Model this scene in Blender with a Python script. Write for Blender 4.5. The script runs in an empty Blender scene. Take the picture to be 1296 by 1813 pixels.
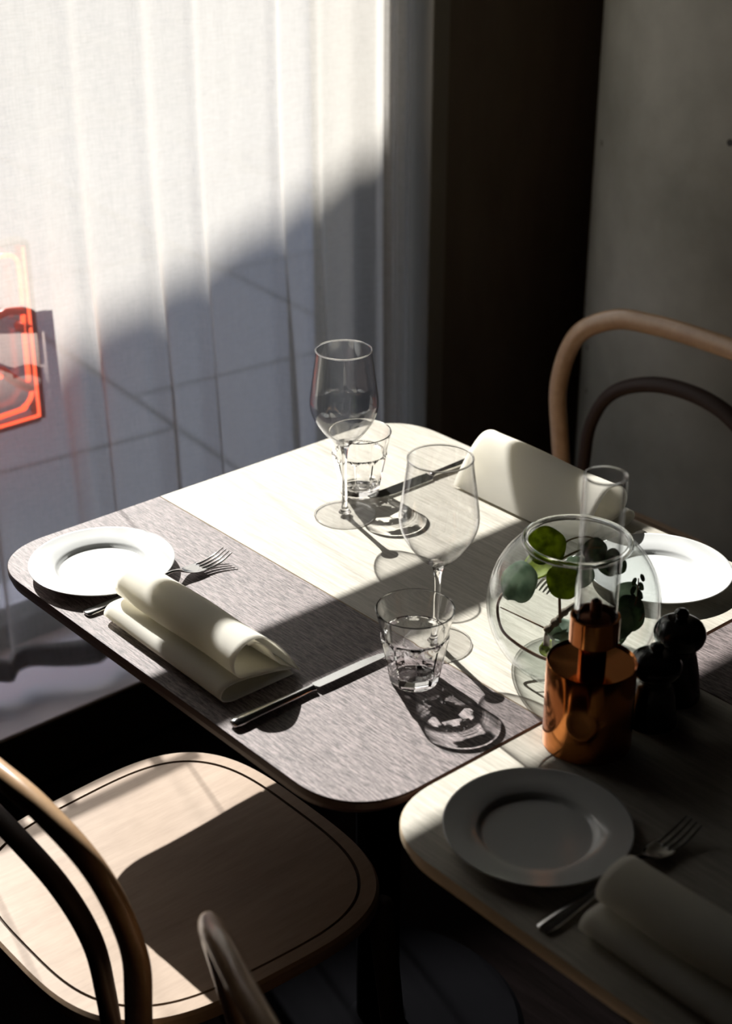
import bpy, bmesh, math, random
from mathutils import Vector, Matrix
random.seed(7)
SC = bpy.context.scene
COL = SC.collection
PI = math.pi
TZ = .735                                   # table height

# ------------------------------------------------------------------ camera
cam_d = bpy.data.cameras.new('camera'); cam = bpy.data.objects.new('camera', cam_d); COL.objects.link(cam)
cam.location = (1.6159, -.7768, 1.6584)
pit = math.radians(26.48)
fwd = Vector((-.7545*math.cos(pit), .6563*math.cos(pit), -math.sin(pit)))
cam.rotation_euler = fwd.to_track_quat('-Z', 'Y').to_euler()
cam_d.sensor_fit = 'VERTICAL'; cam_d.sensor_height = 36; cam_d.sensor_width = 25.7
cam_d.lens = 55.56; cam_d.clip_start = .02; cam_d.clip_end = 200
cam_d.dof.use_dof = True; cam_d.dof.focus_distance = 1.86; cam_d.dof.aperture_fstop = 4.5
SC.camera = cam

# ------------------------------------------------------------------ sky, sun, exposure
AZ, EL = math.radians(-13.5), math.radians(40)   # the way sunlight travels over the floor, and its height
SUNP, SKYP = 25.0, .31
w = bpy.data.worlds.new('sky'); SC.world = w; w.use_nodes = True
nt = w.node_tree; bg = nt.nodes['Background']
sk = nt.nodes.new('ShaderNodeTexSky'); sk.sky_type = 'NISHITA'; sk.sun_disc = False
sk.sun_elevation = EL; sk.sun_rotation = math.radians(90)+math.radians(13.5)+PI; sk.air_density = 1.0; sk.dust_density = 1.5
hs = nt.nodes.new('ShaderNodeHueSaturation'); hs.inputs['Saturation'].default_value = .85; nt.links.new(sk.outputs[0], hs.inputs['Color']); nt.links.new(hs.outputs[0], bg.inputs[0]); bg.inputs[1].default_value = SKYP
sun_d = bpy.data.lights.new('sun', 'SUN'); sun = bpy.data.objects.new('sun', sun_d); COL.objects.link(sun)
sdir = Vector((math.cos(AZ)*math.cos(EL), math.sin(AZ)*math.cos(EL), -math.sin(EL)))
sun.rotation_euler = sdir.to_track_quat('-Z', 'Y').to_euler()
sun_d.energy = SUNP; sun_d.cycles.is_caustics_light = True; sun_d.angle = math.radians(.42); sun_d.color = (1, .97, .925)
sun.location = (-8, 3, 8)
vs = SC.view_settings
vs.view_transform = 'Standard'; vs.look = 'None'; vs.gamma = 1; vs.exposure = 0; vs.use_curve_mapping = False
cy = SC.cycles
cy.use_denoising = True; cy.max_bounces = 14; cy.transmission_bounces = 12; cy.transparent_max_bounces = 48
cy.diffuse_bounces = 5; cy.glossy_bounces = 6; cy.sample_clamp_indirect = 6; cy.caustics_reflective = True; cy.caustics_refractive = True
cy.blur_glossy = .3

# ------------------------------------------------------------------ material helpers
def mat(name):
    m = bpy.data.materials.new(name); m.use_nodes = True
    return m, m.node_tree, m.node_tree.nodes['Principled BSDF']
def N(nt, t, **k):
    n = nt.nodes.new(t)
    for a, b in k.items():
        if a in n.bl_rna.properties: setattr(n, a, b)
        else: n.inputs[a.replace('_', ' ')].default_value = b
    return n
def rgb(c): return (c[0], c[1], c[2], 1)
def plain(name, c, rough=.5, metal=0, spec=.5, coat=0):
    m, t, b = mat(name)
    b.inputs['Base Color'].default_value = rgb(c); b.inputs['Roughness'].default_value = rough
    b.inputs['Metallic'].default_value = metal; b.inputs['Specular IOR Level'].default_value = spec
    b.inputs['Coat Weight'].default_value = coat
    return m
def wood(name, c1, c2, scale, rough=.45, bump=.15, coat=0, amount=1.0, spec=.5):
    "straight-grained timber; scale stretches the grain per axis"
    m, t, b = mat(name); L = t.links.new
    tc = N(t, 'ShaderNodeTexCoord'); mp = N(t, 'ShaderNodeMapping'); mp.inputs['Scale'].default_value = scale
    L(tc.outputs['Object'], mp.inputs[0])
    n1 = N(t, 'ShaderNodeTexNoise', Scale=1.0, Detail=6.0, Roughness=.62); L(mp.outputs[0], n1.inputs[0])
    n2 = N(t, 'ShaderNodeTexNoise', Scale=5.0, Detail=3.0, Roughness=.7); L(mp.outputs[0], n2.inputs[0])
    mx = N(t, 'ShaderNodeMath', operation='MULTIPLY_ADD'); L(n2.outputs[0], mx.inputs[0]); mx.inputs[1].default_value = .45
    ml = N(t, 'ShaderNodeMath', operation='MULTIPLY'); L(n1.outputs[0], ml.inputs[0]); ml.inputs[1].default_value = .6
    L(ml.outputs[0], mx.inputs[2])
    cr = N(t, 'ShaderNodeValToRGB'); L(mx.outputs[0], cr.inputs[0])
    e = cr.color_ramp.elements; mid = .53; e[0].position = mid-.14/amount; e[1].position = mid+.14/amount
    e[0].color = rgb(c1); e[1].color = rgb(c2)
    L(cr.outputs[0], b.inputs['Base Color'])
    bp = N(t, 'ShaderNodeBump', Strength=bump, Distance=.001); L(mx.outputs[0], bp.inputs['Height']); L(bp.outputs[0], b.inputs['Normal'])
    b.inputs['Roughness'].default_value = rough; b.inputs['Coat Weight'].default_value = coat; b.inputs['Specular IOR Level'].default_value = spec
    return m
def thin_glass(name, clear=.985, edge=.35, power=3.0, tint=(1, 1, 1)):
    "a thin glass wall: light goes straight through it, dimmed where it is crossed at a slant, and some is mirrored"
    m, t, b = mat(name); t.nodes.remove(b); L = t.links.new; out = t.nodes['Material Output']
    lw = N(t, 'ShaderNodeLayerWeight', Blend=.5)
    pw = N(t, 'ShaderNodeMath', operation='POWER'); L(lw.outputs['Facing'], pw.inputs[0]); pw.inputs[1].default_value = power
    cx = N(t, 'ShaderNodeMix', data_type='RGBA'); L(pw.outputs[0], cx.inputs[0])
    cx.inputs[6].default_value = rgb([clear*k for k in tint]); cx.inputs[7].default_value = rgb([edge*k for k in tint])
    tr = N(t, 'ShaderNodeBsdfTransparent'); L(cx.outputs[2], tr.inputs[0])
    gl = N(t, 'ShaderNodeBsdfGlossy', Roughness=.01); p5 = N(t, 'ShaderNodeMath', operation='POWER'); L(lw.outputs['Facing'], p5.inputs[0]); p5.inputs[1].default_value = 5.0
    fr = N(t, 'ShaderNodeMath', operation='MULTIPLY_ADD'); L(p5.outputs[0], fr.inputs[0]); fr.inputs[1].default_value = .6; fr.inputs[2].default_value = .075
    mx = N(t, 'ShaderNodeMixShader'); L(fr.outputs[0], mx.inputs[0]); L(tr.outputs[0], mx.inputs[1]); L(gl.outputs[0], mx.inputs[2])
    L(mx.outputs[0], out.inputs[0]); return m
def solid_glass(name, ior=1.5, rough=0, c=(1, 1, 1)):
    m, t, b = mat(name); t.nodes.remove(b)
    g = N(t, 'ShaderNodeBsdfGlass', IOR=ior, Roughness=rough); g.inputs[0].default_value = rgb(c)
    t.links.new(g.outputs[0], t.nodes['Material Output'].inputs[0]); return m

M = {}
M['oak'] = wood('pale_oak', (.35, .33, .275), (.55, .52, .45), (14, 260, 20), rough=.42, bump=.2, amount=1.1)
M['oak_edge'] = wood('oak_edge', (.42, .33, .22), (.58, .48, .34), (3, 62, 20), rough=.5)
M['wenge'] = wood('dark_stained_oak', (.020, .013, .012), (.27, .22, .215), (50, 520, 60), rough=.47, bump=.5, amount=1.7, spec=.42)
M['wenge_edge'] = plain('dark_edge', (.045, .018, .012), .45)
M['ply'] = wood('seat_veneer', (.215, .145, .09), (.34, .25, .175), (22, 3, 20), rough=.5, bump=.05, amount=.7, spec=.3)
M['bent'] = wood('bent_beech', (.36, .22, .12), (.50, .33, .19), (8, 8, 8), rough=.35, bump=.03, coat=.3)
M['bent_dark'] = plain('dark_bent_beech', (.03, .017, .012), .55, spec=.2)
M['groove'] = plain('groove_shadow_gap', (.05, .03, .015), .8)
M['black_metal'] = plain('black_metal', (.003, .003, .0035), .9, spec=0.0)
M['china'] = plain('white_china', (.58, .595, .585), .12, spec=.5)
M['steel'] = plain('polished_steel', (.72, .72, .72), .10, metal=1)
M['steel_satin'] = plain('blade_steel', (.62, .63, .62), .20, metal=1)
M['copper'] = plain('copper', (.56, .205, .06), .13, metal=1)
M['copper_dark'] = plain('aged_copper', (.30, .12, .07), .30, metal=1)
M['black_wood'] = plain('black_lacquer', (.008, .008, .009), .18, coat=.4)
M['glass_thin'] = thin_glass('thin_glass', .985, .30, 6.0)
M['glass_bowl'] = thin_glass('bowl_glass', .985, .45, 7.0, (.985, 1, .995))
M['glass_tube'] = thin_glass('chimney_glass', .98, .45, 3.0)
M['glass_pane'] = thin_glass('window_glass', .97, .8, 3.0)
M['glass'] = solid_glass('clear_glass')
M['concrete'] = None

# napkin linen
m, t, b = mat('napkin_linen'); L = t.links.new
tc = N(t, 'ShaderNodeTexCoord'); n = N(t, 'ShaderNodeTexNoise', Scale=900.0, Detail=2.0); L(tc.outputs['Object'], n.inputs[0])
bp = N(t, 'ShaderNodeBump', Strength=.12, Distance=.0006); L(n.outputs[0], bp.inputs['Height']); L(bp.outputs[0], b.inputs['Normal'])
b.inputs['Base Color'].default_value = (.88, .87, .82, 1); b.inputs['Roughness'].default_value = .9; b.inputs['Specular IOR Level'].default_value = .15
tl = N(t, 'ShaderNodeBsdfTranslucent'); tl.inputs[0].default_value = (.94, .92, .85, 1)
mx = N(t, 'ShaderNodeMixShader'); mx.inputs[0].default_value = .55
L(b.outputs[0], mx.inputs[1]); L(tl.outputs[0], mx.inputs[2]); L(mx.outputs[0], t.nodes['Material Output'].inputs[0]); M['linen'] = m

# sheer curtain: an open weave, so the more it is crossed at a slant the fewer gaps are left
def sheer(name, T, k=1.0):
    m, t, b = mat(name); t.nodes.remove(b); L = t.links.new
    geo = N(t, 'ShaderNodeNewGeometry'); dp = N(t, 'ShaderNodeVectorMath', operation='DOT_PRODUCT')
    L(geo.outputs['Normal'], dp.inputs[0]); L(geo.outputs['Incoming'], dp.inputs[1])
    ab = N(t, 'ShaderNodeMath', operation='ABSOLUTE'); L(dp.outputs['Value'], ab.inputs[0])
    mxx = N(t, 'ShaderNodeMath', operation='MAXIMUM'); L(ab.outputs[0], mxx.inputs[0]); mxx.inputs[1].default_value = .08
    iv = N(t, 'ShaderNodeMath', operation='DIVIDE'); iv.inputs[0].default_value = 1; L(mxx.outputs[0], iv.inputs[1])
    # threads
    tc = N(t, 'ShaderNodeTexCoord')
    fac = []
    for sc_ in ((1, 1100, 45), (1, 50, 1000)):
        mp = N(t, 'ShaderNodeMapping'); mp.inputs['Scale'].default_value = sc_; L(tc.outputs['Object'], mp.inputs[0])
        nn = N(t, 'ShaderNodeTexNoise', Scale=1.0, Detail=2.0, Roughness=.6); L(mp.outputs[0], nn.inputs[0]); fac.append(nn)
    ad = N(t, 'ShaderNodeMath', operation='ADD'); L(fac[0].outputs[0], ad.inputs[0]); L(fac[1].outputs[0], ad.inputs[1])
    mr = N(t, 'ShaderNodeMapRange'); L(ad.outputs[0], mr.inputs[0])
    mr.inputs[1].default_value = .7; mr.inputs[2].default_value = 1.3; mr.inputs[3].default_value = T-.05; mr.inputs[4].default_value = T+.05
    pw = N(t, 'ShaderNodeMath', operation='POWER'); L(mr.outputs[0], pw.inputs[0]); L(iv.outputs[0], pw.inputs[1])
    tl = N(t, 'ShaderNodeBsdfTranslucent'); tl.inputs[0].default_value = (.66, .635, .585, 1)
    df = N(t, 'ShaderNodeBsdfDiffuse'); df.inputs[0].default_value = (.55, .53, .50, 1)
    m1 = N(t, 'ShaderNodeMixShader'); m1.inputs[0].default_value = .42; L(tl.outputs[0], m1.inputs[1]); L(df.outputs[0], m1.inputs[2])
    tr = N(t, 'ShaderNodeBsdfTransparent')
    m2 = N(t, 'ShaderNodeMixShader'); L(pw.outputs[0], m2.inputs[0]); L(m1.outputs[0], m2.inputs[1]); L(tr.outputs[0], m2.inputs[2])
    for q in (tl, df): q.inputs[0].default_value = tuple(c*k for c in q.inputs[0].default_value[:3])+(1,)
    L(m2.outputs[0], t.nodes['Material Output'].inputs[0]); return m
M['hem_shade'] = sheer('doubled_hem_shaded', .22, .22)  # doubled cloth lets less through; colours also darkened to paint in its unlit shade
M['sheer'] = sheer('sheer_linen', .62)

# concrete with blow holes
m, t, b = mat('cast_concrete'); L = t.links.new
tc = N(t, 'ShaderNodeTexCoord'); n = N(t, 'ShaderNodeTexNoise', Scale=3.0, Detail=7.0, Roughness=.6); L(tc.outputs['Object'], n.inputs[0])
cr = N(t, 'ShaderNodeValToRGB'); L(n.outputs[0], cr.inputs[0]); cr.color_ramp.elements[0].color = (.20, .19, .155, 1); cr.color_ramp.elements[1].color = (.42, .40, .34, 1)
cr.color_ramp.elements[0].position = .3; cr.color_ramp.elements[1].position = .75
vo = N(t, 'ShaderNodeTexVoronoi', Scale=13.0); L(tc.outputs['Object'], vo.inputs[0])
lt = N(t, 'ShaderNodeMath', operation='LESS_THAN'); L(vo.outputs['Distance'], lt.inputs[0]); lt.inputs[1].default_value = .09
nb = N(t, 'ShaderNodeTexNoise', Scale=6.0, Detail=0.0); L(tc.outputs['Object'], nb.inputs[0])
gt = N(t, 'ShaderNodeMath', operation='GREATER_THAN'); L(nb.outputs[0], gt.inputs[0]); gt.inputs[1].default_value = .52
mu = N(t, 'ShaderNodeMath', operation='MULTIPLY'); L(lt.outputs[0], mu.inputs[0]); L(gt.outputs[0], mu.inputs[1])
mc = N(t, 'ShaderNodeMix', data_type='RGBA'); L(mu.outputs[0], mc.inputs[0]); L(cr.outputs[0], mc.inputs[6]); mc.inputs[7].default_value = (.05, .045, .04, 1)
L(mc.outputs[2], b.inputs['Base Color']); b.inputs['Roughness'].default_value = .75
bp = N(t, 'ShaderNodeBump', Strength=.3, Distance=.004); L(n.outputs[0], bp.inputs['Height']); L(bp.outputs[0], b.inputs['Normal']); M['concrete'] = m

# paving outside, joints between long slabs
m, t, b = mat('paving'); L = t.links.new
tc = N(t, 'ShaderNodeTexCoord'); mp = N(t, 'ShaderNodeMapping'); mp.inputs['Rotation'].default_value = (0, 0, math.radians(6.3)); mp.inputs['Location'].default_value = (1.74, -1.176, 0)
L(tc.outputs['Object'], mp.inputs[0])
br = N(t, 'ShaderNodeTexBrick', offset=.236, Scale=1.0); br.inputs['Brick Width'].default_value = 1.1; br.inputs['Row Height'].default_value = .78
br.inputs['Mortar Size'].default_value = .011; br.inputs['Mortar Smooth'].default_value = .3
br.inputs['Color1'].default_value = (.30, .30, .31, 1); br.inputs['Color2'].default_value = (.34, .34, .35, 1); br.inputs['Mortar'].default_value = (.15, .15, .145, 1)
L(mp.outputs[0], br.inputs[0]); L(br.outputs[0], b.inputs['Base Color']); b.inputs['Roughness'].default_value = .5; M['paving'] = m
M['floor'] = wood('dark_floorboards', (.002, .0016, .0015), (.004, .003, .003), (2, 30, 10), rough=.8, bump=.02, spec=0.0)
M['brown_wall'] = wood('dark_brown_panelling', (.14, .10, .066), (.19, .145, .10), (3, 3, .8), rough=.55, bump=.02)
M['jamb'] = plain('taupe_painted_trim', (.26, .235, .19), .6)
M['reveal'] = plain('dark_reveal', (.05, .045, .04), .7)
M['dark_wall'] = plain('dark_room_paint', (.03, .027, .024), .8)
M['ledge'] = plain('pale_stone_ledge', (.74, .72, .76), .12)
M['plinth'] = plain('dark_plinth', (.02, .012, .009), .6)
M['frame'] = plain('dark_window_frame', (.03, .03, .032), .5)
M['facade'] = plain('grey_render', (.30, .29, .27), .8)

# ------------------------------------------------------------------ mesh helpers
def mesh_obj(name, verts, faces, m, parent=None, smooth=True, bevel=0, loc=None):
    me = bpy.data.meshes.new(name); me.from_pydata([tuple(v) for v in verts], [], faces); me.validate()
    bm = bmesh.new(); bm.from_mesh(me); bmesh.ops.recalc_face_normals(bm, faces=bm.faces); bm.to_mesh(me); bm.free()
    if m: me.materials.append(m)
    if smooth:
        for p in me.polygons: p.use_smooth = True
    o = bpy.data.objects.new(name, me); COL.objects.link(o)
    if parent is not None: o.parent = parent
    if loc: o.location = loc
    if bevel:
        md = o.modifiers.new('bevel', 'BEVEL'); md.width = bevel; md.segments = 3; md.limit_method = 'ANGLE'; md.angle_limit = math.radians(40)
    return o
def sharp(o, deg=35):
    me = o.data; bm = bmesh.new(); bm.from_mesh(me)
    for e in bm.edges:
        if len(e.link_faces) == 2 and e.calc_face_angle(0) > math.radians(deg): e.smooth = False
    bm.to_mesh(me); bm.free(); return o
def boxv(a, b):
    (x0, y0, z0), (x1, y1, z1) = a, b
    v = [(x0, y0, z0), (x1, y0, z0), (x1, y1, z0), (x0, y1, z0), (x0, y0, z1), (x1, y0, z1), (x1, y1, z1), (x0, y1, z1)]
    f = [(3, 2, 1, 0), (4, 5, 6, 7), (0, 1, 5, 4), (1, 2, 6, 5), (2, 3, 7, 6), (3, 0, 4, 7)]
    return v, f
def boxes(lst):
    V, F = [], []
    for a, b in lst:
        v, f = boxv(a, b); k = len(V); V += v; F += [tuple(i+k for i in q) for q in f]
    return V, F
def box(name, a, b, m, parent=None, bevel=0, loc=None):
    v, f = boxv(a, b); return mesh_obj(name, v, f, m, parent, smooth=False, bevel=bevel, loc=loc)
def lathe(prof, n=64, fn=None, closed=False):
    "revolve (r,z) points; r 0 collapses to a pole; fn(r,z,ang) may reshape r"
    V, F, rings = [], [], []
    for r, z in prof:
        if r < 1e-6: rings.append([len(V)]); V.append((0, 0, z))
        else:
            k = len(V)
            for i in range(n):
                a = 2*PI*i/n; rr = fn(r, z, a) if fn else r
                V.append((rr*math.cos(a), rr*math.sin(a), z))
            rings.append(list(range(k, k+n)))
    pairs = list(zip(rings, rings[1:])) + ([(rings[-1], rings[0])] if closed else [])
    for A, B in pairs:
        if len(A) == 1 and len(B) == 1: continue
        for i in range(n):
            j = (i+1) % n
            if len(A) == 1: F.append((A[0], B[i], B[j]))
            elif len(B) == 1: F.append((A[i], A[j], B[0]))
            else: F.append((A[i], A[j], B[j], B[i]))
    return V, F
def spline(pts, n=12):
    "Catmull-Rom through points (any dimension)"
    P = [tuple(p) for p in pts]; out = []
    for i in range(len(P)-1):
        p0, p1, p2, p3 = P[max(i-1, 0)], P[i], P[i+1], P[min(i+2, len(P)-1)]
        for k in range(n):
            t_ = k/n
            out.append(tuple(.5*(2*b_+(c-a)*t_+(2*a-5*b_+4*c-d)*t_*t_+(-a+3*b_-3*c+d)*t_**3) for a, b_, c, d in zip(p0, p1, p2, p3)))
    out.append(P[-1]); return out
def tube(path, rad, n=12, squash=None):
    "tube along a path; rad a number or list; squash = (wide, thin) factors"
    V, F = [], []; m_ = len(path); path = [Vector(p) for p in path]
    up = Vector((0, 0, 1)); prev = None
    for i, p in enumerate(path):
        tg = (path[min(i+1, m_-1)]-path[max(i-1, 0)]).normalized()
        if prev is None:
            s = tg.cross(up)
            if s.length < 1e-3: s = tg.cross(Vector((1, 0, 0)))
            s.normalize()
        else:
            s = prev-tg*prev.dot(tg); s.normalize()
        prev = s; u2 = tg.cross(s).normalized()
        r = rad[i] if isinstance(rad, (list, tuple)) else rad
        a1, a2 = squash if squash else (1, 1)
        for k in range(n):
            a = 2*PI*k/n; V.append(p+s*(r*a1*math.cos(a))+u2*(r*a2*math.sin(a)))
    for i in range(m_-1):
        for k in range(n):
            j = (k+1) % n; F.append((i*n+k, i*n+j, (i+1)*n+j, (i+1)*n+k))
    F.append(tuple(range(n))[::-1]); F.append(tuple(range((m_-1)*n, m_*n)))
    return V, F
def merge(*vf):
    V, F = [], []
    for v, f in vf:
        k = len(V); V += list(v); F += [tuple(i+k for i in q) for q in f]
    return V, F
def tag(o, label=None, cat=None, group=None, kind=None):
    for k, v in (('label', label), ('category', cat), ('group', group), ('kind', kind)):
        if v: o[k] = v
    return o
def thing(name, label, cat, loc=(0, 0, 0), rot=0, group=None):
    o = bpy.data.objects.new(name, None); COL.objects.link(o); o.empty_display_size = .05
    o.location = loc; o.rotation_euler = (0, 0, rot); return tag(o, label, cat, group)
def copy_tree(o, parent=None):
    c = o.copy(); COL.objects.link(c)
    if parent is not None: c.parent = parent
    for ch in [k for k in o.children]: copy_tree(ch, c)
    return c
def dup(o, loc, rot, label, group=None):
    c = copy_tree(o); c.location = loc; c.rotation_euler = (0, 0, rot); c['label'] = label
    if group: c['group'] = group
    return c
def struct(o): o['kind'] = 'structure'; return o

# ------------------------------------------------------------------ the room
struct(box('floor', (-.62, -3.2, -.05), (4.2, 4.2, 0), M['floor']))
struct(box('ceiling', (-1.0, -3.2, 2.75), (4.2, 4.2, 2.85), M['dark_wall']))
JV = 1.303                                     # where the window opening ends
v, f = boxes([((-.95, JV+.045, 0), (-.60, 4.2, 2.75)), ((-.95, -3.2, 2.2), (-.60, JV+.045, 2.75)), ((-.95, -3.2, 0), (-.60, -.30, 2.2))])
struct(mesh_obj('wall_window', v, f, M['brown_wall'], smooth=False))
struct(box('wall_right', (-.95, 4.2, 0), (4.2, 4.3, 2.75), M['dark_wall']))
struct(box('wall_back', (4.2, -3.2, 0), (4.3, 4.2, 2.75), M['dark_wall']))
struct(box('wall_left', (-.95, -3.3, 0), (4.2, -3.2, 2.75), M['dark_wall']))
struct(box('trim_1', (-.95, JV, .12), (-.585, JV+.045, 2.2), M['jamb'], bevel=.003))
struct(box('trim_2', (-.95, -.9, 0), (-.4690, JV+.03, .112), M['plinth']))
struct(box('trim_4', (-.95, -.9, .112), (-.4677, JV+.03, .12), M['ledge'], bevel=.002))
# window: a frame and two transoms, glass in it
wf = boxes([((-.78, -.30, .12), (-.72, JV, .17)), ((-.78, -.30, 1.722), (-.72, JV, 1.782)), ((-.78, -.30, 2.14), (-.72, JV, 2.2)),
            ((-.78, -.30, .17), (-.72, -.24, 2.14)), ((-.78, JV-.03, .17), (-.72, JV, 2.14))])
win = struct(mesh_obj('window_1', *wf, M['frame'], smooth=False))
for a_, b_ in (((-.753, -.24, .17), (-.747, JV-.03, 1.722)), ((-.753, -.24, 1.782), (-.747, JV-.03, 2.14))):
    box('glass_pane', a_, b_, M['glass_pane'], win)
# the street: paving and the house opposite, whose roof line keeps the sun off the paving
struct(box('trim_3', (-14, -12, -.06), (-.95, 18, 0), M['paving']))
def roof(vv): return 8.2+.50+.30*(vv-2.26)
hv = [(-10, -12, 0), (-10, 18, 0), (-10, 18, roof(18)), (-10, -12, roof(-12)), (-14, -12, 0), (-14, 18, 0), (-14, 18, roof(18)), (-14, -12, roof(-12))]
struct(mesh_obj('wall_opposite', hv, [(0, 1, 2, 3), (4, 7, 6, 5), (3, 2, 6, 7), (0, 4, 5, 1), (0, 3, 7, 4), (1, 5, 6, 2)], M['facade'], smooth=False))
# round concrete column
v, f = lathe([(0, 0), (.45, 0), (.45, 2.75), (0, 2.75)], 128)
colm = mesh_obj('column', v, f, M['concrete'], loc=(-.125, 1.935, 0)); sharp(colm)
tag(colm, 'thick round cast concrete column with small blow holes behind the far chair', 'column')

# ------------------------------------------------------------------ curtain
HEMW = [(-1.5, .0), (-1.1, .05), (-.7, -.01), (-.3, .05), (0, .03), (.12, .055), (.2, .02), (.27, .03), (.31, .032), (.345, .036), (.38, .068), (.42, .092), (.46, .094), (.50, .075),
        (.56, .035), (.63, .06), (.70, .03), (.77, .065), (.85, .03), (.93, .06), (1.0, .02), (1.06, .06), (1.12, .01), (1.17, .055), (1.21, .0), (1.24, .05), (1.27, .0), (1.292, .03)]
HS = spline(HEMW, 30)
def hem_u(vv):
    for (a, ua), (b_, ub) in zip(HS, HS[1:]):
        if a <= vv <= b_: return ua+(ub-ua)*(vv-a)/max(b_-a, 1e-9)
    return HS[-1][1]
CRE = [(.455, .006, .010), (.528, .020, .009), (.662, .026, .010), (.762, .018, .007), (.934, .026, .007), (1.026, .020, .008), (.30, .02, .01), (.14, .02, .01), (-.05, .025, .01), (-.3, .02, .01), (-.55, .02, .01), (-.8, .02, .01), (-1.1, .02, .01)]
random.seed(3)
SM = [(random.uniform(-1.4, 1.15), random.uniform(.001, .003), random.uniform(.012, .03)) for _ in range(16)]
def cur_u(vv, z):
    low = math.exp(-max(z-.13, 0)/.28)
    u = -.607+hem_u(vv)*(.10+.90*low)
    for c, amp, wd in CRE:
        cc = c+.010*(z-.8); d = (vv-cc)/(wd*1.6)
        u += (.30+1.9/(1+math.exp((z-.72)/.10)))*amp*math.exp(-d*d)*(1-.5*low)
    for c, amp, wd in SM: u += amp*math.exp(-((vv-c)/wd)**2)
    if vv > 1.185: u += .016*math.sin((vv-1.185)*170)*min(1, (vv-1.185)/.02)-.02*min(1, (vv-1.185)/.03)
    return u
vsamp = [-1.45+i*(1.292+1.45)/900 for i in range(901)]
zsamp = [.158+k*.0090 for k in range(6)]+[.19+(2.23-.19)*k/34 for k in range(1, 35)]
V = [(cur_u(a, z), a, z+.0025*math.sin(a*23)*(1 if z < .2 else 0)) for z in zsamp for a in vsamp]; nv = len(vsamp)
F = [(r*nv+i, r*nv+i+1, (r+1)*nv+i+1, (r+1)*nv+i) for r in range(len(zsamp)-1) for i in range(nv-1)]
cur = mesh_obj('curtain', V, F, M['sheer'])
tag(cur, 'off-white sheer linen curtain with soft folds hanging in front of the window', 'curtain')
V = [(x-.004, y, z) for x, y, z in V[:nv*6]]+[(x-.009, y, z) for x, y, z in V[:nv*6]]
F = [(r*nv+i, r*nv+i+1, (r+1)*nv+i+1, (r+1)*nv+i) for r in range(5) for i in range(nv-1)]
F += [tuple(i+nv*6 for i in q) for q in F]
mesh_obj('hem', V, F, M['hem_shade'], cur)

# ------------------------------------------------------------------ neon sign behind the curtain
def emis(name, c, s):
    m, t, b = mat(name); b.inputs['Base Color'].default_value = rgb(c); b.inputs['Emission Color'].default_value = rgb(c); b.inputs['Emission Strength'].default_value = s
    b.inputs['Roughness'].default_value = .3; return m
M['neon'] = emis('red_neon', (1, .10, .035), 3.0)
M['neon_dim'] = plain('unlit_red_tube', (.55, .06, .02), .25)
M['acrylic'] = thin_glass('clear_acrylic', .86, .5, 3, (1, .93, .92))
M['sign_edge'] = plain('black_sign_edge', (.012, .01, .01), .8, spec=.05)
ns = thing('neon_sign', 'glowing red neon tube sign on a clear framed panel behind the curtain', 'neon sign', (-.69, .475, .5694))
box('panel', (-.004, -.44, .004), (0, -.004, .316), M['acrylic'], ns)
mesh_obj('panel_frame', *boxes([((-.030, -.006, 0), (.006, .004, .316)), ((-.012, -.45, -.005), (.006, -.006, .004)), ((-.034, -.45, .316), (.002, .004, .3195)), ((-.012, -.45, .004), (.006, -.444, .316))]), M['sign_edge'], ns, smooth=False)
mesh_obj('glowing_edge', *boxes([((.0065, -.0125, .006), (.009, -.0075, .312)), ((.0065, -.44, .0055), (.009, -.0125, .0105))]), M['neon'], ns, smooth=False)
def nt_(pts, r=.0042, m='neon', nm='neon_tube'):
    return mesh_obj(nm, *tube(spline(pts, 8), r, 10), M[m], ns)
X_ = .02
nt_([(X_, -.44, .296), (X_, -.10, .306), (X_, -.052, .308), (X_, -.032, .300), (X_, -.027, .28), (X_, -.027, .225), (X_, -.028, .222)])
nt_([(X_, -.028, .196), (X_, -.029, .19), (X_, -.030, .10), (X_, -.0305, .082)])
nt_([(X_, -.026, .062), (X_, -.030, .050), (X_, -.045, .037), (X_, -.08, .032), (X_, -.44, .018)])
nt_([(X_, -.08, .102), (X_, -.15, .135), (X_, -.22, .11), (X_, -.25, .18), (X_, -.18, .24), (X_, -.09, .21), (X_, -.078, .208)])
nt_([(X_, -.44, .15), (X_, -.36, .21), (X_, -.30, .13), (X_, -.36, .08), (X_, -.43, .12)])
nt_([(.016, -.078, .112), (.016, -.05, .084), (.016, -.024, .066)], .009, 'neon_dim', 'tube_elbow')
nt_([(.016, -.078, .206), (.016, -.05, .212), (.016, -.027, .205)], .007, 'neon_dim', 'tube_elbow')
mesh_obj('tube_clip', *tube([(.004, -.03, .178), (.024, -.03, .178)], .009, 12), M['neon_dim'], ns)
mesh_obj('tube_clip', *tube([(.02, -.044, .178), (.02, -.016, .178)], .0035, 10), M['neon_dim'], ns)
# slotted board hung higher in the window, out of the picture to the left; its shadow crosses the seat
sb = thing('slotted_board', 'smoky slotted board hung in the window left of the neon sign', 'board', (-.70, .05, 1.15))
V = boxes([((-.002, 0, 0), (.002, .338, .051)), ((-.002, 0, .067), (.002, .338, .085))] + [((-.002, a, .051), (.002, b_, .067)) for a, b_ in ((0, .09), (.146, .159), (.275, .291), (.325, .338))])
mesh_obj('board', *V, thin_glass('smoked_acrylic', .52, .1, 4), sb, smooth=False)
for vv in (.02, .318): mesh_obj('cord', *tube([(0, vv, .085), (0, vv, .57)], .0012, 6), M['sign_edge'], sb)

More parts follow.
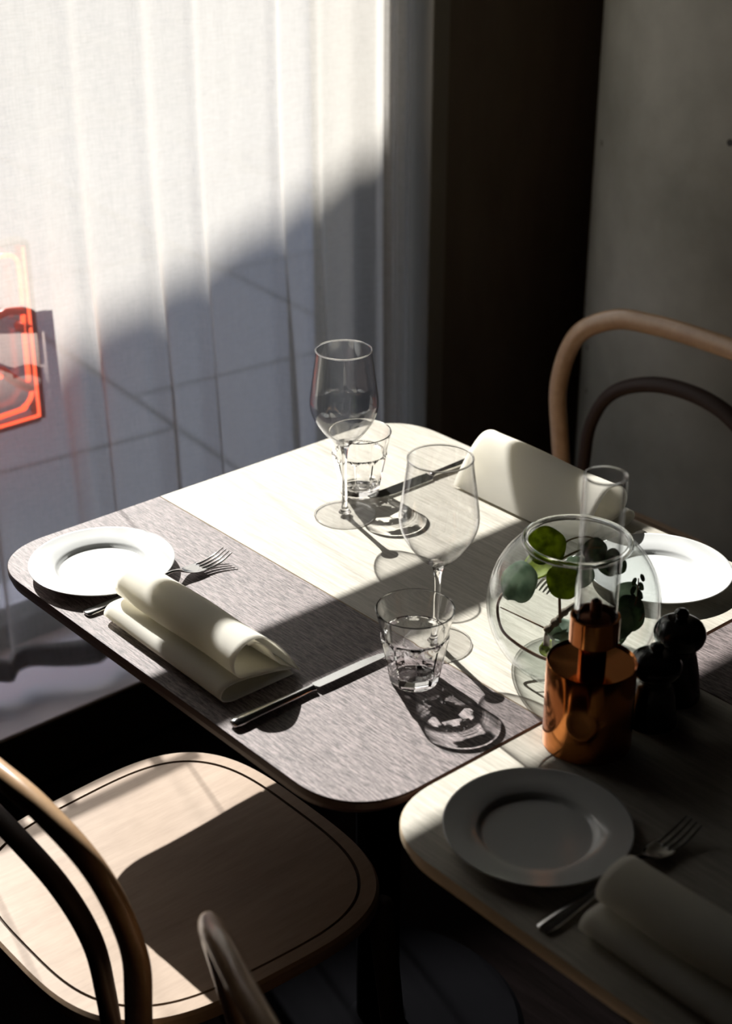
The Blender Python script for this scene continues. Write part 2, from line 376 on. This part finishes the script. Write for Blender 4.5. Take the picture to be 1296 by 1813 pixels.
# ------------------------------------------------------------------ tables
def rrect(x0, y0, x1, y1, r, n=20):
    P = []
    for cx, cy_, a0 in ((x1-r, y0+r, -90), (x1-r, y1-r, 0), (x0+r, y1-r, 90), (x0+r, y0+r, 180)):
        for k in range(n+1):
            a = math.radians(a0+90*k/n)
            # a slightly squarer corner than a quarter circle
            c, s = math.cos(a), math.sin(a); e = .88
            P.append((cx+r*math.copysign(abs(c)**e, c), cy_+r*math.copysign(abs(s)**e, s)))
    return P
def clip(P, axis_y, keep_low):
    out = []
    for i, p in enumerate(P):
        q = P[(i+1) % len(P)]
        ip = (p[1] <= axis_y) == keep_low; iq = (q[1] <= axis_y) == keep_low
        if ip: out.append(p)
        if ip != iq:
            t_ = (axis_y-p[1])/(q[1]-p[1]); out.append((p[0]+t_*(q[0]-p[0]), axis_y))
    return out
def slab(P, ztop, th=.016, ch=.0025, under=.007):
    "board with eased top edge and undercut lower edge"
    cx = sum(p[0] for p in P)/len(P); cy_ = sum(p[1] for p in P)/len(P)
    def ins(p, d):
        vx, vy = p[0]-cx, p[1]-cy_; l = math.hypot(vx, vy); return (p[0]-vx/l*d, p[1]-vy/l*d)
    V, n = [], len(P)
    for d, z in ((.0015, ztop), (0, ztop-.0018), (0, ztop-th*.55), (under, ztop-th)):
        V += [(*ins(p, d), z) for p in P]
    F = [tuple(range(n)), tuple(range(3*n, 4*n))[::-1]]
    for k in range(3):
        F += [(k*n+i, k*n+(i+1) % n, (k+1)*n+(i+1) % n, (k+1)*n+i) for i in range(n)]
    return V, F
def make_table(name, label, x0, x1, y0, y1, split, low, high, lowe, highe, group):
    t_ = thing(name, label, 'table', ((x0+x1)/2, (y0+y1)/2, 0), 0, group)
    w_, d_ = (x1-x0)/2, (y1-y0)/2; s = split-(y0+y1)/2
    P = rrect(-w_, -d_, w_, d_, .088)
    for nm, keep, mt, me_ in (('dark_tabletop' if low == 'wenge' else 'pale_tabletop', True, low, lowe), ('pale_tabletop' if low == 'wenge' else 'dark_tabletop', False, high, highe)):
        V, F = slab(clip(P, s, keep), TZ)
        o = mesh_obj(nm, V, F, M[mt], t_, smooth=False)
        o.data.materials.append(M[me_])
        for p in o.data.polygons:
            if abs(p.normal.z) < .9: p.material_index = 1
        o.cycles.is_caustics_receiver = True
    v, f = lathe([(0, TZ-.0165), (.15, TZ-.0165), (.15, TZ-.024), (.03, TZ-.03), (.03, .03), (.04, .022), (.20, .012), (.21, 0), (0, 0)], 48)
    sharp(mesh_obj('pedestal', v, f, M['black_metal'], t_)); return t_
make_table('dining_table', 'two-tone table beside the curtain, dark front and pale back, set with wine glasses', 0, .704, 0, .689, .2625, 'wenge', 'oak', 'wenge_edge', 'oak_edge', None)
make_table('dining_table', 'shaded table at lower right, pale front and dark back, under the copper lamp', .7062, 1.412, .0135, .70, .432, 'oak', 'wenge', 'oak_edge', 'wenge_edge', None)

# ------------------------------------------------------------------ chairs
def make_chair(loc, rot, label, group):
    "origin on the floor under the seat centre; the sitter faces +y"
    c = thing('bentwood_chair', label, 'chair', loc, rot, group)
    SZ = .46; n = 120
    def out(d, z):
        P = []
        for k in range(n):
            a = 2*PI*k/n; e = 2/3.3
            x = math.copysign(abs(math.cos(a))**e, math.cos(a)); y = math.copysign(abs(math.sin(a))**e, math.sin(a))
            hw = .224-.022*(1-y)/2-d; P.append((x*hw, y*(.208-d), z))
        return P
    rings = [out(.0, SZ-.018), out(0, SZ-.004), out(.003, SZ), out(.0185, SZ), out(.019, SZ-.003), out(.0215, SZ-.003), out(.022, SZ-.0003)]
    V = []; F = []
    for r in rings: V += r
    for k in range(len(rings)-1): F += [(k*n+i, k*n+(i+1) % n, (k+1)*n+(i+1) % n, (k+1)*n+i) for i in range(n)]
    last = (len(rings)-1)*n
    for sc_, dz in ((.75, -.0012), (.5, -.003), (.25, -.0045)):
        V += [(x*sc_/1, y*sc_/1, SZ+dz) for x, y, z in rings[-1]]
        k = len(V)//n-1; F += [((k-1)*n+i, (k-1)*n+(i+1) % n, k*n+(i+1) % n, k*n+i) for i in range(n)]
    V.append((0, 0, SZ-.005)); F += [(len(V)-1-n+i, len(V)-1-n+(i+1) % n, len(V)-1) for i in range(n)]
    F.append(tuple(range(n))[::-1])
    seat = mesh_obj('seat', V, F, M['ply'], c); seat.data.materials.append(M['groove'])
    for p in seat.data.polygons:
        if all(3*n <= i < 6*n+n and (3*n <= i < 6*n) for i in p.vertices): p.material_index = 1
    sharp(seat, 30)
    # outer hoop: two rear legs and the arched rail in one bend
    def hoop(pts, r, name, m, sq):
        full = [(-x, y, z) for x, y, z in pts]+[(x, y, z) for x, y, z in pts[::-1][1:]]
        return mesh_obj(name, *tube(spline(full, 10), r, 16, sq), M[m], c)
    hoop([(.21, -.27, 0), (.205, -.225, .25), (.207, -.185, .44), (.232, -.19, .545), (.253, -.203, .64), (.235, -.222, .725), (.17, -.238, .768), (.09, -.246, .778), (0, -.248, .780)], .0125, 'outer_hoop', 'bent', (1.38, .9))
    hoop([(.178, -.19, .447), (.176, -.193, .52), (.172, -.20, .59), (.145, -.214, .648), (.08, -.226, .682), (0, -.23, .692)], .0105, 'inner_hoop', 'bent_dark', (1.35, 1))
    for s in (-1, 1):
        mesh_obj('leg', *tube([(s*.185, .165, .442), (s*.195, .185, .2), (s*.20, .195, 0)], [.016, .014, .011], 14), M['bent_dark'], c)  # front legs coloured dark to stand in for the shade under the seat
    V, F = lathe([(.165, .41), (.178, .41), (.178, .4415), (.165, .4415)], 64, closed=True)
    mesh_obj('seat_ring', V, F, M['bent'], c); return c
ch = make_chair((.363, .008, 0), 0, 'bentwood chair at lower left with a large sunlit veneer seat', 'bentwood chairs')
dup(ch, (1.012, -.0235, 0), math.radians(-14), 'bentwood chair at the bottom edge, only its shaded hoop shoulder showing', 'bentwood chairs')
dup(ch, (.165, .945, 0), PI, 'bentwood chair with its arched back in front of the concrete column', 'bentwood chairs')

# ------------------------------------------------------------------ plates
def make_plate(loc, label):
    R = .0884
    p = [(0, .0035), (.050, .0035), (.053, .0040), (.0555, .0075), (.058, .0092), (.072, .0118), (.0865, .0142), (.0884, .0149), (.0884, .0138), (.086, .0126), (.070, .0095), (.057, .0062), (.048, .0), (.044, .0), (.043, .0015), (0, .0015)]
    V, F = lathe([(r, z) for r, z in p], 96)
    o = mesh_obj('plate', V, F, M['china'], loc=loc); o['dummy'] = 0; del o['dummy']
    return tag(o, label, 'plate', 'white side plates')
Z0 = TZ+.0002
pl = make_plate((.1274, .0923, Z0), 'white side plate in full sun at the left corner of the table')
for l, lab in (((.8315, .1161, Z0), 'shaded white side plate at lower right, in front of the copper lamp'), ((.583, .589, Z0), 'bright white side plate at right behind the glass bowl')):
    o = pl.copy(); COL.objects.link(o); o.location = l; o['label'] = lab

# ------------------------------------------------------------------ cutlery
def ribbon(stations, n=14):
    "closed shell from stations (y, z, halfwidth, thickness, dish)"
    V, F = [], []; m_ = len(stations)
    for y, z, hw, th, dish in stations:
        for k in range(n):
            a = 2*PI*k/n; x = hw*math.cos(a); zz = z+th*.5*math.sin(a)+dish*(math.cos(a)**2)
            V.append((x, y, zz))
    for i in range(m_-1):
        for k in range(n): j = (k+1) % n; F.append((i*n+k, i*n+j, (i+1)*n+j, (i+1)*n+k))
    F.append(tuple(range(n))[::-1]); F.append(tuple(range((m_-1)*n, m_*n))); return V, F
def make_fork(loc, label):
    "origin at the handle end, tines towards +y, resting on the table"
    f_ = thing('fork', label, 'fork', loc, 0, 'dessert forks')
    st = spline([(0, .0022, .003, .003, 0), (.003, .0024, .0075, .004, 0), (.02, .0030, .0082, .0042, 0), (.05, .0048, .0062, .004, 0), (.085, .0085, .0038, .0038, 0), (.115, .0135, .0026, .004, 0), (.130, .0125, .0034, .0036, 0),
              (.140, .0085, .0075, .0026, .0008), (.150, .0055, .0112, .0022, .0016), (.160, .0042, .0120, .002, .002), (.166, .0043, .0118, .002, .002)], 6)
    mesh_obj('handle', *ribbon(st), M['steel'], f_)
    for k in range(4):
        x = (-1.5+k)*.0064
        pth = spline([(x*.95, .164, .0048), (x, .178, .0056), (x*.98, .192, .0092), (x*.93, .205, .0145)], 6)
        mesh_obj('tine', *tube(pth, [.0019-.0011*i/(len(pth)-1) for i in range(len(pth))], 8), M['steel'], f_)
    return f_
fk = make_fork((.207, .018, Z0), 'steel fork on the dark wood beside the sunlit plate, tines in the sun')
dup(fk, (.923, .024, Z0), 0, 'steel fork in deep shade beside the plate at lower right', 'dessert forks')
dup(fk, (.497, .667, Z0), PI, 'steel fork behind the glass bowl, seen through it beside the bright plate', 'dessert forks')
def make_knife(loc, rot, label):
    k = thing('knife', label, 'knife', loc, rot, 'table knives')
    st = spline([(0, .0048, .0015, .003, 0), (.002, .005, .0065, .0075, 0), (.012, .0052, .0082, .0092, 0), (.04, .0048, .0070, .0082, 0), (.08, .0044, .0058, .0074, 0), (.102, .0042, .0052, .007, 0), (.108, .0042, .0062, .0072, 0), (.110, .0042, .003, .003, 0)], 6)
    mesh_obj('handle', *ribbon(st, 16), M['steel'], k)
    P = [(-.0052, .110), (-.0095, .114), (-.0098, .15), (-.0090, .185), (-.0060, .205), (.0010, .218), (.0055, .219), (.0062, .20), (.0062, .13), (.0056, .112)]
    n = len(P); V = [(x, y, .0030+.0035*(x+.01)/.016) for x, y in P]+[(x, y, .0018+.0035*(x+.01)/.016) for x, y in P]
    F = [tuple(range(n)), tuple(range(n, 2*n))[::-1]]+[(i, (i+1) % n, n+(i+1) % n, n+i) for i in range(n)]
    mesh_obj('blade', V, F, M['steel_satin'], k, smooth=False); return k
kn = make_knife((.504, .008, Z0), 0, 'steel knife on the dark wood in front of the napkin, blade pointing to the tumbler')
dup(kn, (.197, .684, Z0), PI, 'dark shaded steel knife on the pale wood between the far glasses and the far napkin', 'table knives')

# ------------------------------------------------------------------ napkins
def make_napkin(loc, rot, label):
    "linen folded twice into two soft rolls along x; open loops at the right end"
    lower = spline([(.120, .0012), (.09, .0012), (.05, .0012), (.037, .0016), (.026, .0055), (.0225, .012), (.027, .0195), (.036, .0225), (.052, .0222), (.072, .0188), (.098, .0135), (.116, .0085)], 10)
    upper = spline([(.116, .0090), (.098, .0155), (.078, .0212), (.062, .0245), (.050, .0265), (.043, .033), (.0405, .045), (.0445, .056), (.054, .0635), (.066, .0665), (.079, .0635), (.095, .050), (.110, .031), (.121, .0145), (.1275, .0030)], 10)
    inner = spline([(.1245, .0045), (.113, .0135), (.103, .0200), (.096, .030), (.088, .045), (.074, .058), (.062, .0605)], 8)
    nX = 26
    def sheet(sec, x0, x1, sh=0, wob=.0010, lean=0):
        V, F = [], []; m_ = len(sec)
        for i in range(nX+1):
            s = i/nX
            for j, (y, z) in enumerate(sec):
                xl = x0+(lean*z); x = xl+(x1-xl)*s
                k = 1-.10*(1-s)
                yy = y+sh*(1-s); zz = z if z < .004 else z*(1-.06*(1-s))+wob*math.sin(9*s+y*40)*min(1, z/.03)
                V.append((x, yy, max(zz, .0011)))
        for i in range(nX):
            for j in range(m_-1): F.append((i*m_+j, (i+1)*m_+j, (i+1)*m_+j+1, i*m_+j+1))
        return V, F
    vf = merge(sheet(lower, -.116, .114, .004), sheet(upper, -.118, .115, .002, lean=.10), sheet(inner, -.10, .113))
    V, F = vf
    V = [(x, y-.075, z) for x, y, z in V]
    o = mesh_obj('napkin', V, F, M['linen'], loc=loc); o.rotation_euler = (0, 0, rot)
    md = o.modifiers.new('thick', 'SOLIDIFY'); md.thickness = .0011; md.offset = 0
    return tag(o, label, 'napkin', 'folded napkins')
nk = make_napkin((.3505, .0755, Z0), 0, 'folded cream linen napkin in patchy sun beside the left plate')
for l, r, lab in (((1.063, .093, Z0), 0, 'folded linen napkin in deep shade at the bottom right corner'), ((.353, .631, Z0), PI, 'folded white linen napkin at the far edge of the table, below the far chair')):
    o = nk.copy(); COL.objects.link(o); o.location = l; o.rotation_euler = (0, 0, r); o['label'] = lab

# ------------------------------------------------------------------ glasses
def make_wine(loc, rot, label):
    g = thing('wine_glass', label, 'wine glass', loc, rot, 'wine glasses')
    o_ = spline([(.0062, .100), (.0125, .1045), (.024, .1155), (.0345, .1300), (.0412, .1435), (.0438, .1570), (.0425, .173), (.0395, .195), (.0365, .216), (.0352, .2285)], 8)
    i_ = [(max(r-.0009, 0), z+(.0012 if z < .12 else 0)) for r, z in o_]
    bowl = lathe([(0, .1005)]+o_[1:]+[(.0348, .2292)]+i_[::-1][:-2]+[(0, .1055)], 96)
    mesh_obj('bowl', *bowl, M['glass_thin'], g)
    st = spline([(.0085, .0045), (.0050, .010), (.0038, .02), (.0034, .05), (.0036, .08), (.0050, .093), (.0075, .1000), (.011, .1035)], 8)
    stem = lathe([(0, .004)]+st+[(0, .1036)], 32)
    mesh_obj('stem', *stem, M['glass'], g).cycles.is_caustics_caster = True
    ft = lathe([(0, .0006), (.038, .0004), (.0396, .0008), (.0400, .0016), (.0392, .0022), (.030, .0026), (.015, .0036), (.0088, .0050), (0, .0052)], 72)
    mesh_obj('foot', *ft, M['glass_foot'], g)
    mesh_obj('foot_rim', *lathe([(.0394+.0009*math.cos(a), .0013+.0009*math.sin(a)) for a in [2*PI*k/10 for k in range(10)]], 96, closed=True), M['glass'], g)
    rp = [(.0350+.0010*math.cos(a), .2290+.0010*math.sin(a)) for a in [2*PI*k/10 for k in range(10)]]
    mesh_obj('rim', *lathe(rp, 96, closed=True), M['glass'], g)
    return g
M['glass_foot'] = thin_glass('foot_glass', .97, .8, 5.0)
wg = make_wine((.206, .413, Z0), 0, 'wine glass farther back, standing in front of the far tumbler')
dup(wg, (.520, .281, Z0), .4, 'wine glass nearer the camera, standing right behind the near tumbler', 'wine glasses')
def make_tumbler(loc, rot, label):
    NF = 9
    def facet(r, z, a):
        s = 2*PI/NF; d = ((a % s)-s/2); top = .0590-.0060*(abs(d)/(s/2))**2
        if z > top or z < .001 or r < .026: return r
        k = min(1, (top-z)/.0015)
        flat = r*math.cos(s/2)/math.cos(d)
        return r+(flat-r)*k
    po = [(.0235, .0), (.0262, .0012), (.0270, .004), (.0290, .015), (.0318, .030), (.0350, .045), (.0368, .054), (.0372, .0575), (.0362, .0600), (.0368, .064), (.0392, .075), (.0418, .0865), (.0424, .0885)]
    pi_ = [(.0408, .0890), (.0398, .0862), (.0372, .075), (.0346, .064), (.0332, .056), (.0312, .045), (.0282, .030), (.0254, .0165), (.0230, .0125), (.015, .0108), (0, .0104)]
    V, F = lathe([(0, .0012), (.018, .0010)]+spline(po[:9], 3)[:-1]+spline(po[8:], 3)+[(.0420, .0896)]+spline(pi_, 3), 144, facet)
    o = mesh_obj('tumbler', V, F, M['glass'], loc=loc); o.rotation_euler = (0, 0, rot); sharp(o, 14)
    o.cycles.is_caustics_caster = True
    return tag(o, label, 'tumbler', 'faceted tumblers')
tb = make_tumbler((.5585, .212, Z0), 0, 'faceted glass tumbler nearer the camera, on the dark wood by the knife tip')
o = tb.copy(); COL.objects.link(o); o.location = (.166, .473, Z0); o.rotation_euler = (0, 0, .5); o['label'] = 'faceted glass tumbler farther back, behind the stem of the far wine glass'

# ------------------------------------------------------------------ round glass bowl with eucalyptus
BC = Vector((.6430, .3665, Z0)); RB = .0940; zc = .0745
bw = thing('glass_bowl', 'round clear glass bowl holding eucalyptus sprigs, behind the copper lamp', 'bowl', BC)
def sph(R, z0, z1, n=30):
    a0, a1 = math.asin((z0-zc)/R), math.asin((z1-zc)/R)
    return [(R*math.cos(a0+(a1-a0)*k/n), zc+R*math.sin(a0+(a1-a0)*k/n)) for k in range(n+1)]
po = sph(RB, .003, .1488); pi_ = sph(RB-.0025, .006, .1475)[::-1]
V, F = lathe([(0, .0008), (.050, .0005), (.056, .0012)]+po+pi_+[(.045, .0052), (0, .0050)], 128)
mesh_obj('body', V, F, M['glass_bowl'], bw)
rp = [(.0560+.0038*math.cos(a), .1495+.0036*math.sin(a)) for a in [2*PI*k/14 for k in range(14)]]
mesh_obj('rim', *lathe(rp, 128, closed=True), M['glass'], bw)

def leaf_mat(name, c1, c2, tr):
    m, t, b = mat(name); L = t.links.new
    tc = N(t, 'ShaderNodeTexCoord'); n = N(t, 'ShaderNodeTexNoise', Scale=70.0, Detail=4.0); L(tc.outputs['Object'], n.inputs[0])
    cr = N(t, 'ShaderNodeValToRGB'); L(n.outputs[0], cr.inputs[0]); cr.color_ramp.elements[0].color = rgb(c1); cr.color_ramp.elements[1].color = rgb(c2)
    cr.color_ramp.elements[0].position = .36; cr.color_ramp.elements[1].position = .62
    L(cr.outputs[0], b.inputs['Base Color']); b.inputs['Roughness'].default_value = .5
    tl = N(t, 'ShaderNodeBsdfTranslucent'); L(cr.outputs[0], tl.inputs[0])
    mx = N(t, 'ShaderNodeMixShader'); mx.inputs[0].default_value = tr
    L(b.outputs[0], mx.inputs[1]); L(tl.outputs[0], mx.inputs[2]); L(mx.outputs[0], t.nodes['Material Output'].inputs[0]); return m
M['leaf_green'] = leaf_mat('eucalyptus_leaf_green', (.16, .20, .03), (.42, .50, .07), .6)
M['leaf_grey'] = leaf_mat('eucalyptus_leaf_grey', (.26, .34, .27), (.46, .54, .45), .6)
M['leaf_dark'] = leaf_mat('eucalyptus_leaf_dark', (.08, .12, .07), (.20, .27, .16), .5)
M['twig'] = plain('red_brown_twig', (.16, .075, .035), .6)
M['twig_pale'] = plain('olive_twig', (.22, .16, .06), .6)
M['bark'] = plain('grey_bark', (.14, .11, .08), .8)
def leaf(parent, c, r, nrm, updir, m, cup=.16, elong=1.05):
    "a roundish cupped leaf with a shallow midrib crease and a notch at its stalk"
    c = Vector(c)-BC if False else Vector(c); nrm = Vector(nrm).normalized(); up = Vector(updir); up = (up-nrm*up.dot(nrm)).normalized(); sd = up.cross(nrm)
    V, F = [], []; nr, na = 6, 30
    V.append(c)
    for i in range(1, nr+1):
        for k in range(na):
            a = 2*PI*k/na; rr = r*i/nr
            notch = 1-.16*math.exp(-((a-1.5*PI)/.30)**2); wav = 1+.03*math.sin(5*a+r*900)
            x = rr*math.cos(a)*notch*wav; y = rr*math.sin(a)*notch*elong*wav
            z = cup*(x*x+y*y)/r-.25*abs(x)*math.exp(-abs(x)/(r*.4))*.5+.03*r*math.sin(3*a)*i/nr
            V.append(c+sd*x+up*y+nrm*z)
    for k in range(na): F.append((0, 1+k, 1+(k+1) % na))
    for i in range(nr-1):
        for k in range(na): F.append((1+i*na+k, 1+(i+1)*na+k, 1+(i+1)*na+(k+1) % na, 1+i*na+(k+1) % na))
    o = mesh_obj('leaf', V, F, M[m], parent); md = o.modifiers.new('thick', 'SOLIDIFY'); md.thickness = .0004; return o
def stemp(parent, pts, r0, r1, m, nm='stem'):
    p = spline(pts, 8); return mesh_obj(nm, *tube(p, [r0+(r1-r0)*i/(len(p)-1) for i in range(len(p))], 8), M[m], parent)
VD = Vector((.57, -.66, .49))                    # roughly towards the open room
def sprig(label): return thing('eucalyptus_sprig', label, 'sprig', (0, 0, 0), 0, 'eucalyptus sprigs in the glass bowl')
s1 = sprig('eucalyptus stem arching along the left wall of the glass bowl with one grey-green leaf')
stemp(s1, [(.600, .320, .822), (.5895, .3165, .8205), (.5830, .3115, .8006), (.5935, .3080, .7777), (.610, .3140, .7645), (.632, .326, .7535), (.645, .335, .7500)], .0013, .0021, 'twig')
leaf(s1, (.6037, .3217, .8340), .0195, VD+Vector((.1, -.3, .2)), (.15, .1, 1), 'leaf_grey', elong=1.2)
s2 = sprig('eucalyptus sprig with bright green sunlit leaves at the top of the glass bowl')
stemp(s2, [(.6174, .3662, .8507), (.6288, .3937, .8602), (.6431, .4080, .8624)], .0013, .0010, 'twig_pale')
stemp(s2, [(.6174, .3662, .8507), (.6136, .3800, .866), (.6234, .3993, .871), (.640, .412, .868)], .0011, .0008, 'twig_pale')
stemp(s2, [(.6174, .3662, .8507), (.626, .360, .836), (.636, .352, .812), (.640, .350, .790)], .0012, .0018, 'twig')
leaf(s2, (.6040, .3610, .8640), .0215, VD+Vector((0, .1, .3)), (-.2, 0, 1), 'leaf_green')
leaf(s2, (.6005, .3560, .8420), .0175, VD+Vector((-.5, .1, .1)), (-.3, .0, -1), 'leaf_green')
leaf(s2, (.6370, .3536, .8376), .0190, VD+Vector((.3, .2, .3)), (0, 0, -1), 'leaf_green')
leaf(s2, (.6295, .3845, .8345), .0185, VD+Vector((.2, .3, .5)), (.4, .3, -.6), 'leaf_grey')
leaf(s2, (.6370, .4010, .8580), .0150, VD+Vector((.5, .3, -.1)), (0, 1, .2), 'leaf_dark')
leaf(s2, (.6460, .4175, .8430), .0150, VD+Vector((.7, .1, .0)), (0, .2, -1), 'leaf_dark')
leaf(s2, (.6570, .4150, .8430), .0120, VD+Vector((-.2, .3, .3)), (.5, .5, .2), 'leaf_dark')
s3 = sprig('knobbly grey twig end with small leaves low in the middle of the glass bowl')
stemp(s3, [(.6444, .3678, .8076), (.6395, .357, .800), (.6358, .3468, .7893), (.6335, .3393, .7800), (.636, .334, .765)], .0030, .0036, 'bark')
for q, r in (((.6395, .357, .800), .0046), ((.6358, .3468, .7893), .0052), ((.633, .338, .783), .0042)):
    V, F = lathe([(0, -r)]+[(r*math.cos(a), r*math.sin(a)) for a in (-1, -.5, 0, .5, 1)]+[(0, r)], 10); mesh_obj('knot', [Vector(p)+Vector(q) for p in V], F, M['bark'], s3)
stemp(s3, [(.5865, .3120, .8000), (.612, .327, .790), (.6335, .3393, .7819)], .0007, .0011, 'twig')
leaf(s3, (.6436, .3479, .7818), .0150, VD+Vector((-.3, .2, .4)), (.3, .3, -.4), 'leaf_grey')
leaf(s3, (.6488, .3480, .7700), .0140, VD+Vector((.4, .1, .0)), (.2, .2, -1), 'leaf_grey')
leaf(s3, (.6400, .3350, .7620), .0110, VD+Vector((.0, .1, .8)), (1, .2, -.2), 'leaf_green')
s4 = sprig('dark eucalyptus leaves at the right side of the glass bowl behind the mills')
stemp(s4, [(.660, .384, .770), (.6900, .3950, .7852), (.7000, .4090, .7950), (.703, .412, .805)], .0013, .0008, 'twig')
leaf(s4, (.6900, .4030, .8020), .0175, VD+Vector((.2, .2, .2)), (.1, .2, 1), 'leaf_dark', elong=1.2)
leaf(s4, (.6722, .4213, .8097), .0155, VD+Vector((-.3, .2, .1)), (0, 0, 1), 'leaf_grey')
leaf(s4, (.6930, .3870, .8000), .0140, VD+Vector((.3, -.1, .3)), (0, 0, -1), 'leaf_dark', elong=1.3)
leaf(s4, (.6800, .3900, .7800), .0150, VD+Vector((.0, .1, .5)), (.3, .1, -1), 'leaf_dark', elong=1.2)
s5 = sprig('fine dark sprig of tiny pointed leaves in the bowl, against the bright plate')
pth = [(.6900, .4120, .8060), (.6900, .4150, .8180), (.6870, .4190, .8284), (.6860, .4200, .8380)]
stemp(s5, pth, .0009, .0006, 'twig')
for i in range(8):
    t_ = i/7; p = Vector(pth[0]).lerp(Vector(pth[3]), t_); sgn = 1 if i % 2 else -1
    leaf(s5, p+Vector((.0030*sgn, .0027*sgn, .001)), .0060*(1-.3*t_), VD, (sgn*.6, sgn*.6, .35), 'leaf_dark', elong=.55)

# ------------------------------------------------------------------ copper oil lamp with glass chimney
lp = thing('oil_lamp', 'copper table oil lamp with a tall clear glass chimney, in front of the glass bowl', 'lamp', (.757, .2665, Z0))
sharp(mesh_obj('body', *lathe([(0, 0), (.0435, 0), (.045, .0012), (.045, .0945), (.0444, .0955), (.0435, .0945), (.0425, .0925), (0, .0925)], 96), M['copper'], lp), 40)
sharp(mesh_obj('neck', *lathe([(0, .0920), (.0138, .0920), (.0138, .121), (0, .121)], 64), M['copper'], lp), 40)
sharp(mesh_obj('collar', *lathe([(0, .119), (.0235, .119), (.0245, .120), (.0245, .1470), (.0240, .1475), (.0222, .1475), (.0218, .1465), (.0218, .136), (0, .136)], 80), M['copper'], lp), 40)
sharp(mesh_obj('burner', *lathe([(0, .1355), (.0155, .1355), (.0155, .1440), (.0060, .1460), (.0055, .1620), (.0050, .1630), (.0034, .1630), (.0034, .1600), (0, .1600)], 48), M['copper_dark'], lp), 40)
mesh_obj('wick', *lathe([(0, .159), (.0024, .159), (.0022, .1655), (0, .166)], 16), plain('charred_wick', (.03, .025, .02), .9), lp)
mesh_obj('chimney', *lathe([(.0212, .1365), (.0212, .2960), (.0206, .2966), (.0194, .2966), (.0188, .2960), (.0188, .1365)], 80, closed=True), M['glass_tube'], lp)
rp = [(.0200+.0013*math.cos(a), .2970+.0011*math.sin(a)) for a in [2*PI*k/12 for k in range(12)]]
mesh_obj('chimney_rim', *lathe(rp, 96, closed=True), M['glass'], lp)

# ------------------------------------------------------------------ mills
def make_mill(loc, h, label):
    m_ = thing('pepper_mill', label, 'mill', loc, 0, 'black mills')
    s = h/.105
    pf = [(0, 0), (.0265, 0), (.0272, .0015), (.0272, .006), (.0262, .012), (.0240, .030), (.0205, .048), (.0190, .055), (.0200, .0600), (.0208, .0620), (0, .0620)]
    mesh_obj('body', *lathe([(r, z*s) for r, z in spline(pf[1:-1], 4)] and [(0, 0)]+[(r, z*s) for r, z in spline(pf[1:-1], 4)]+[(0, .062*s)], 56), M['black_wood'], m_)
    hd = spline([(.0200, .0625), (.0245, .066), (.0272, .073), (.0268, .080), (.0225, .0875), (.0140, .0920), (.0060, .0935), (.0045, .0945)], 4)
    mesh_obj('cap', *lathe([(0, .0622*s)]+[(r, z*s) for r, z in hd]+[(0, .0945*s)], 56), M['black_wood'], m_)
    kb = [(0, .0945*s)]+[(.0078*math.cos(a)+0, (.0995+.0056*math.sin(a))*s) for a in (-.9, -.5, 0, .5, .9, 1.25)]+[(0, .1053*s)]
    mesh_obj('knob', *lathe(kb, 32), M['black_wood'], m_); return m_
make_mill((.762, .399, Z0), .106, 'taller black lacquered mill with a round knob, farther right beside the glass bowl')
make_mill((.776, .344, Z0), .093, 'shorter black mill close to the copper lamp, in front of the taller mill')
